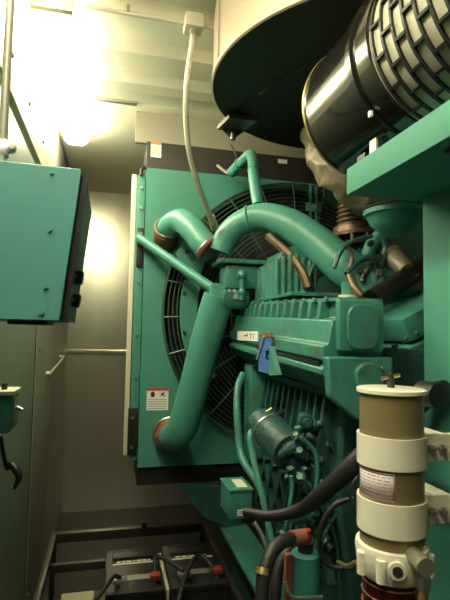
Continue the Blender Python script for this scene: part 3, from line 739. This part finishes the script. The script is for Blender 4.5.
# turquoise small filter
t = thing('coolant_filter', tuple(at(305, 602, 1.18)), 'turquoise spin-on filter canister standing below the red fitting', 'filter')
c_ = at(305, 600, 1.18); c1_ = at(305, 551, 1.18)
MB().lathe([(.034, -.06), (.036, -.03), (.036, c1_.z-c_.z-.006), (.030, c1_.z-c_.z)], (c_.x, 1.18, c_.z), (0, 0, 1), 32).build('canister', 'turq', t)
MB().cyl((c_.x, 1.18, c1_.z), (c_.x, 1.18, c1_.z+.022), .020).build('filter_neck', 'darksteel', t)
MB().mm((c_.x-.055, 1.17, c_.z), (c_.x-.037, 1.19, c1_.z-.002), .003).build('mount_plate', 'rust', t)
hose('oil_hose', [(300, 538, 1.16), (286, 540, 1.14), (272, 552, 1.12), (264, 575, 1.10), (261, 610, 1.08)], .0165, 'rubber', 'thick black hose curving left and down from the red fitting', parts=(((290, 538.8, 1.15), (304, 537, 1.16), .019, 'rust'), ((263.2, 568, 1.106), (262, 575, 1.10), .0185, 'brass'), ((307, 541, 1.16), (306, 530, 1.16), .012, 'dullred')))
hose('oil_hose', [(300, 548, 1.24), (288, 551, 1.23), (279, 566, 1.22), (276, 588, 1.2), (275, 612, 1.18)], .0150, 'rubber', 'second black hose curving down just right of the brass-banded hose')
hose('fuel_hose', [(353, 498, 1.12), (335, 505, 1.13), (322, 525, 1.14), (320, 550, 1.15), (330, 566, 1.14), (352, 568, 1.12)], .0065, 'rubber', 'thin black hose looping left of the fuel filter bands')
hose('small_cable', [(358, 476, .93), (352, 486, .93), (351, 500, .935), (358, 518, .94)], .0028, 'rubber', 'thin dark cable hooking along the left side of the olive canister', 'cable')
hose('silver_tube', [(285, 582, 1.13), (291, 596, 1.12), (304, 598, 1.12), (322, 597, 1.13)], .0045, 'steel', 'thin silver tube curving round the foot of the turquoise canister', 'tube')
hose('sense_line', [(338, 562, 1.05), (347, 566, 1.0), (356, 562, .97)], .005, 'brass', 'thin brass line meeting the left side of the filter head', 'tube')
hose('ground_cable', [(254, 522, 1.5), (262, 536, 1.48), (270, 560, 1.45), (276, 600, 1.42)], .008, 'steel', 'grey cable slanting down between the skid rail and thin green pipe', 'cable')

# ================================================================== SKID, JUNCTION BOX
def beam(name, p0, p1, w_, h_, m, label, cat):
    p0, p1 = Vector(p0), Vector(p1); d_ = p1-p0; L_ = d_.length
    R_ = d_.to_track_quat('Y', 'Z').to_matrix()
    return tag(MB().box((p0+p1)/2, (w_, L_, h_), R_, .003).build(name, m), label, cat)
t = thing('skid_rail', (.62, 1.8, 0), 'green steel skid rail running along the floor under the engine', 'rail')
MB().mm((.605, .9, .0), (.74, 2.5, .06), .003).build('rail_foot', 'greendirtyshade', t)
MB().mm((.655, .9, .06), (.670, 2.5, .48), .002).build('rail_web', 'greendirtyshade', t)
MB().mm((.590, .9, .48), (.735, 2.5, .50), .003).build('rail_flange', 'greeneng', t)
t = thing('rail_gusset', (.56, 2.49, .50), 'dark green sloping gusset plate under the radiator left of the terminal box', 'plate')
gq = [at(178, 484, 2.48), at(242, 488, 2.48), at(242, 532, 2.48), at(205, 516, 2.48)]
MB().prism([(p.x, p.z) for p in gq], 'y', 2.48, 2.50).build('gusset_plate', 'greendirtyshade', t)
MB().tube([gq[0], gq[3], gq[2]], .010, 6, 0).build('gusset_lip', 'greendirtyshade', t)
j0 = at(230, 484, 1.78); j1 = at(252, 518, 1.78)
t = thing('terminal_box', ((j0.x+j1.x)/2, 1.84, j1.z), 'small green terminal box with white labels beside the thin green pipes', 'junction box')
MB().mm((j0.x, 1.78, j1.z), (j1.x, 1.93, j0.z-.03), .004).build('box_body', 'greeneng', t)
MB().mm((j0.x-.004, 1.776, j0.z-.03), (j1.x+.004, 1.934, j0.z-.022), .002).build('box_lid', 'greeneng', t)
MB().mm((j0.x+.035, 1.80, j0.z-.0218), (j1.x-.012, 1.90, j0.z-.020)).build('top_label', 'cream', t)
fl2 = MB().mm((j0.x+.03, 1.777, j1.z+.012), (j1.x-.005, 1.7795, j1.z+.034)).build('front_label', 'white', t)
m_ = MB(); lines(m_, j0.x+.036, j1.x-.010, j1.z+.016, j1.z+.030, 1.777, 2, .004); m_.build('label_print', 'ink', fl2)
MB().mm((j1.x+.004, 1.80, j1.z+.0), (j1.x+.045, 1.86, j1.z+.03), .004).build('cable_gland', 'black', t)

# ================================================================== BATTERY RACK + BATTERIES
RZ = .36
t = thing('battery_rack', (.0, 2.4, 0), 'dark angle-iron rack holding the batteries on the floor', 'rack')
def bar(a_, b_, name='rack_bar'): MB().mm(a_, b_, .003).build(name, 'darksteel', t)
bar((-.28, 2.90, RZ-.05), (.595, 2.94, RZ), 'back_bar'); bar((-.28, 1.70, RZ-.05), (-.25, 2.90, RZ), 'side_bar')
bar((-.25, 2.64, RZ-.09), (.575, 2.67, RZ-.05), 'cross_bar'); bar((-.25, 2.20, RZ-.30), (.575, 2.23, RZ-.26), 'cross_bar')
bar((.575, 1.70, RZ-.05), (.598, 2.90, RZ), 'side_bar')
for x_ in (-.28, .568):
    for y_ in (1.70, 2.90): bar((x_, y_, 0), (x_+.03, y_+.03, RZ-.05), 'rack_leg')
bar((-.25, 1.75, .03), (.565, 2.88, .045), 'tray')
MB().mm((.22, 2.895, RZ), (.25, 2.935, RZ+.03), .004).build('clip', 'black', t)
BZ = .047
def battery(x0, y0, label):
    t = thing('battery', (x0+.13, y0+.20, BZ), label, 'battery', 'batteries in the floor rack')
    ht = .335
    MB().mm((x0, y0, BZ), (x0+.25, y0+.42, BZ+ht-.03), .006).build('case', 'battery', t)
    MB().mm((x0-.004, y0-.004, BZ+ht-.03), (x0+.254, y0+.424, BZ+ht), .008).build('lid', 'battery', t)
    MB().mm((x0+.03, y0+.30, BZ+ht), (x0+.23, y0+.37, BZ+ht+.012), .004).build('vent_cover', 'battery', t)
    s_ = MB(); x_ = x0+.05
    s_.mm((x0+.03, y0+.255, BZ+ht), (x0+.235, y0+.266, BZ+ht+.001))
    random.seed(int(x0*100)+5)
    while x_ < x0+.20:
        L_ = random.uniform(.01, .035); s_.mm((x_, y0+.275, BZ+ht), (x_+L_, y0+.288, BZ+ht+.001)); x_ += L_+.006
    s_.build('printed_label', 'cream', t)
    w_ = MB().mm((x0+.06, y0+.10, BZ+ht), (x0+.23, y0+.145, BZ+ht+.001)); wl_ = w_.build('white_label', 'trim', t)
    for sx in (.05, .21):
        MB().cyl((x0+sx, y0+.05, BZ+ht), (x0+sx, y0+.05, BZ+ht+.02), .010).build('terminal_post', 'steel', t)
    MB().mm((x0+.03, y0+.03, BZ+ht+.0205), (x0+.09, y0+.07, BZ+ht+.038), .004).build('cable_clamp', 'steel', t)
    MB().mm((x0+.19, y0+.03, BZ+ht+.0205), (x0+.235, y0+.07, BZ+ht+.045), .006).build('terminal_cap', 'dullred', t)
battery(.022, 2.17, 'black lead battery at the left in the floor rack')
battery(.305, 2.17, 'black lead battery in the rack closest to the green skid')
zc_ = BZ+.335+.01
def cable(pp, m, label, r=.010): tag(MB().tube(pp, r, 10, 10).build('battery_cable', m), label, 'cable', 'battery cables')
cable([(.08, 2.22, zc_+.03), (.05, 2.19, zc_+.05), (.0, 2.10, zc_+.03), (-.05, 2.0, zc_), (-.05, 1.9, .2)], 'rubber', 'black cable arching off the front left of the left battery')
cable([(.235, 2.24, zc_+.02), (.25, 2.34, zc_+.05), (.31, 2.27, zc_+.05), (.36, 2.22, zc_+.035)], 'rubber', 'black cable looping across from the left battery to the right battery')
cable([(.50, 2.24, zc_+.03), (.45, 2.30, zc_+.06), (.38, 2.2, zc_+.05), (.30, 2.0, zc_-.02), (.26, 1.85, .2)], 'rubber', 'black cable coming off the front of the right battery')
tag(MB().mm((.281, 2.19, BZ), (.296, 2.55, BZ+.320), .003).build('spacer_board', 'wood'), 'pale upright spacer board squeezed between the two batteries', 'board')
tag(MB().mm((-.18, 2.35, .047), (-.03, 2.50, .24), .006).build('pale_block', 'wood'), 'pale block in the rack corner left of the batteries', 'block')

# ================================================================== CONTROL BOX (left)
t = thing('control_box', (-.2, 1.12, 1.515), 'teal wall-mounted control box with a dark hinged front and black latches', 'control box')
def ax1(px, py): p = at(px, py, 1.0); return (p.x, p.z)
k0, k1, k2 = ax1(81.5, 169), ax1(59.5, 321), ax1(80, 168)
y1_ = 1.26
far = [at(88, 201, y1_), at(87.5, 213, y1_), at(71, 321, y1_)]
sec = [(WX+.012, k0[1]+.004), (k0[0]-.002, k0[1]), (k0[0]+.0, k0[1]-.004), (k1[0], k1[1]), (WX+.012, k1[1])]
MB().prism(sec, 'y', 1.0, y1_).build('box_body', 'teal', t, bevel=.002)
# hinged dark front on the sloping side
nx = Vector((k0[0]-k1[0], 0, k0[1]-k1[1])).normalized(); nn = Vector((nx.z, 0, -nx.x))
pa, pb2 = Vector((k0[0], 0, k0[1]-.006)), Vector((k1[0], 0, k1[1]+.002))
po = [(pa.x, pa.z), (pa.x+nn.x*.012, pa.z+nn.z*.012-.02), (pb2.x+nn.x*.012, pb2.z+nn.z*.012), (pb2.x, pb2.z)]
MB().prism(po, 'y', 1.012, y1_-.004).build('front_door', 'black', t)
for py in (277, 300):
    c_ = at(74.5 if py == 277 else 71.5, py, 1.10)
    lt_ = MB().box(c_+nn*.004, (.030, .035, .030), Matrix.Rotation(.14, 3, 'Y'), .006).build('latch', 'black', t)
    MB().lathe([(.004, 0), (.004, .005)], c_+nn*.004+Vector((0, -.0175, 0)), (0, -1, 0), 12).build('latch_pin', 'steel', lt_)
for px, py, r_ in ((41, 312, .0055), (46, 287, .004), (50, 230, .003), (52, 173, .003)):
    c_ = at(px, py, 1.0); MB().lathe([(r_*1.6, 0), (r_*1.6, .0015), (r_, .0015), (r_, .005)], c_, (0, -1, 0), 16).build('screw', 'teal', t)
q0, q1 = at(7, 320, 1.02), at(47, 325, 1.02)
MB().mm((q0.x, 1.02, q1.z), (q1.x, 1.14, k1[1]-.0005), .002).build('gland_plate', 'black', t)
MB().tube([at(37, 322, 1.1)+Vector((0, 0, .0)), at(37, 350, 1.1)-Vector((0, 0, 0))], .003, 8, 0).build('cable_stub', 'rubber', t) if False else None

# ================================================================== LEFT WALL FITTINGS
pz = atx(4, 60, -.30); 
t = thing('wall_pipe', (-.318, 1.26, 1.85), 'grey vertical pipe on the wall above the teal box', 'pipe')
X_, Y_ = -.3085, 1.18
p0_ = at(2, 162, 1.2); p1_ = at(10, -20, 1.2)
MB().cyl((p0_.x-.0, 1.2, 1.60), (p0_.x+.0, 1.2, CZ-.002), .010).build('pipe', 'trim', t)
MB().lathe([(.013, 0), (.013, .01), (.006, .011), (.006, .02)], at(11, 149, 1.2), (0.2, -1, 0), 20).build('clamp_nut', 'steel', t)
MB().mm((WX, 1.19, at(8, 149, 1.2).z-.02), (at(8, 149, 1.2).x, 1.215, at(8, 149, 1.2).z+.02), .003).build('clamp_base', 'steel', t)
# switch box
s0 = at(13, 394, 1.42); s1 = at(0, 434, 1.42)
t = thing('door_switch', (WX+.05, 1.46, s1.z), 'small green switch box with a chrome toggle on the left door', 'switch')
MB().prism([(WX+.015, s1.z), (s0.x-.008, s1.z), (s0.x, s1.z+.012), (s0.x, s0.z-.008), (WX+.015, s0.z-.0)], 'y', 1.42, 1.52).build('switch_body', 'green', t, bevel=.002)
MB().mm((WX+.015, 1.415, s0.z-.004), (s0.x+.004, 1.525, s0.z+.008), .002).build('switch_cover', 'cream', t)
MB().mm((s0.x, 1.425, s1.z+.02), (s0.x+.004, 1.50, s0.z-.012), .001).build('side_plate', 'trim', t)
MB().cyl((s0.x+.004, 1.46, (s0.z+s1.z)/2+.01), (s0.x+.022, 1.45, (s0.z+s1.z)/2+.005), .006, .005, 14).build('toggle', 'steel', t)
MB().cyl((s0.x-.03, 1.46, s0.z+.008), (s0.x-.03, 1.46, s0.z+.025), .008).build('cable_gland', 'darksteel', t)
hose('door_hook', [(1, 436, 1.46), (3, 452, 1.46), (7, 468, 1.46), (10, 465, 1.45), (16, 470, 1.44), (19, 478, 1.43), (14, 489, 1.43)], [.005, .006, .006, .008, .011, .009, .004], 'black', 'curved black hook handle hanging below the green switch box', 'hook')
h0, h1 = atx(50, 374, WX+.03), atx(64, 357, WX+.03)
t = thing('door_stay', tuple(h0), 'short grey slanting bar on the wall post right of the door gap', 'bar')
MB().tube([h0, h1], .009, 8, 0).build('bar', 'trim', t)
MB().cyl((WX+.012, h0.y, h0.z), (WX+.034, h0.y, h0.z), .016).build('pivot', 'trim', t)
MB().cyl((WX+.0, h1.y, h1.z), (WX+.034, h1.y, h1.z), .014).build('pivot', 'trim', t)
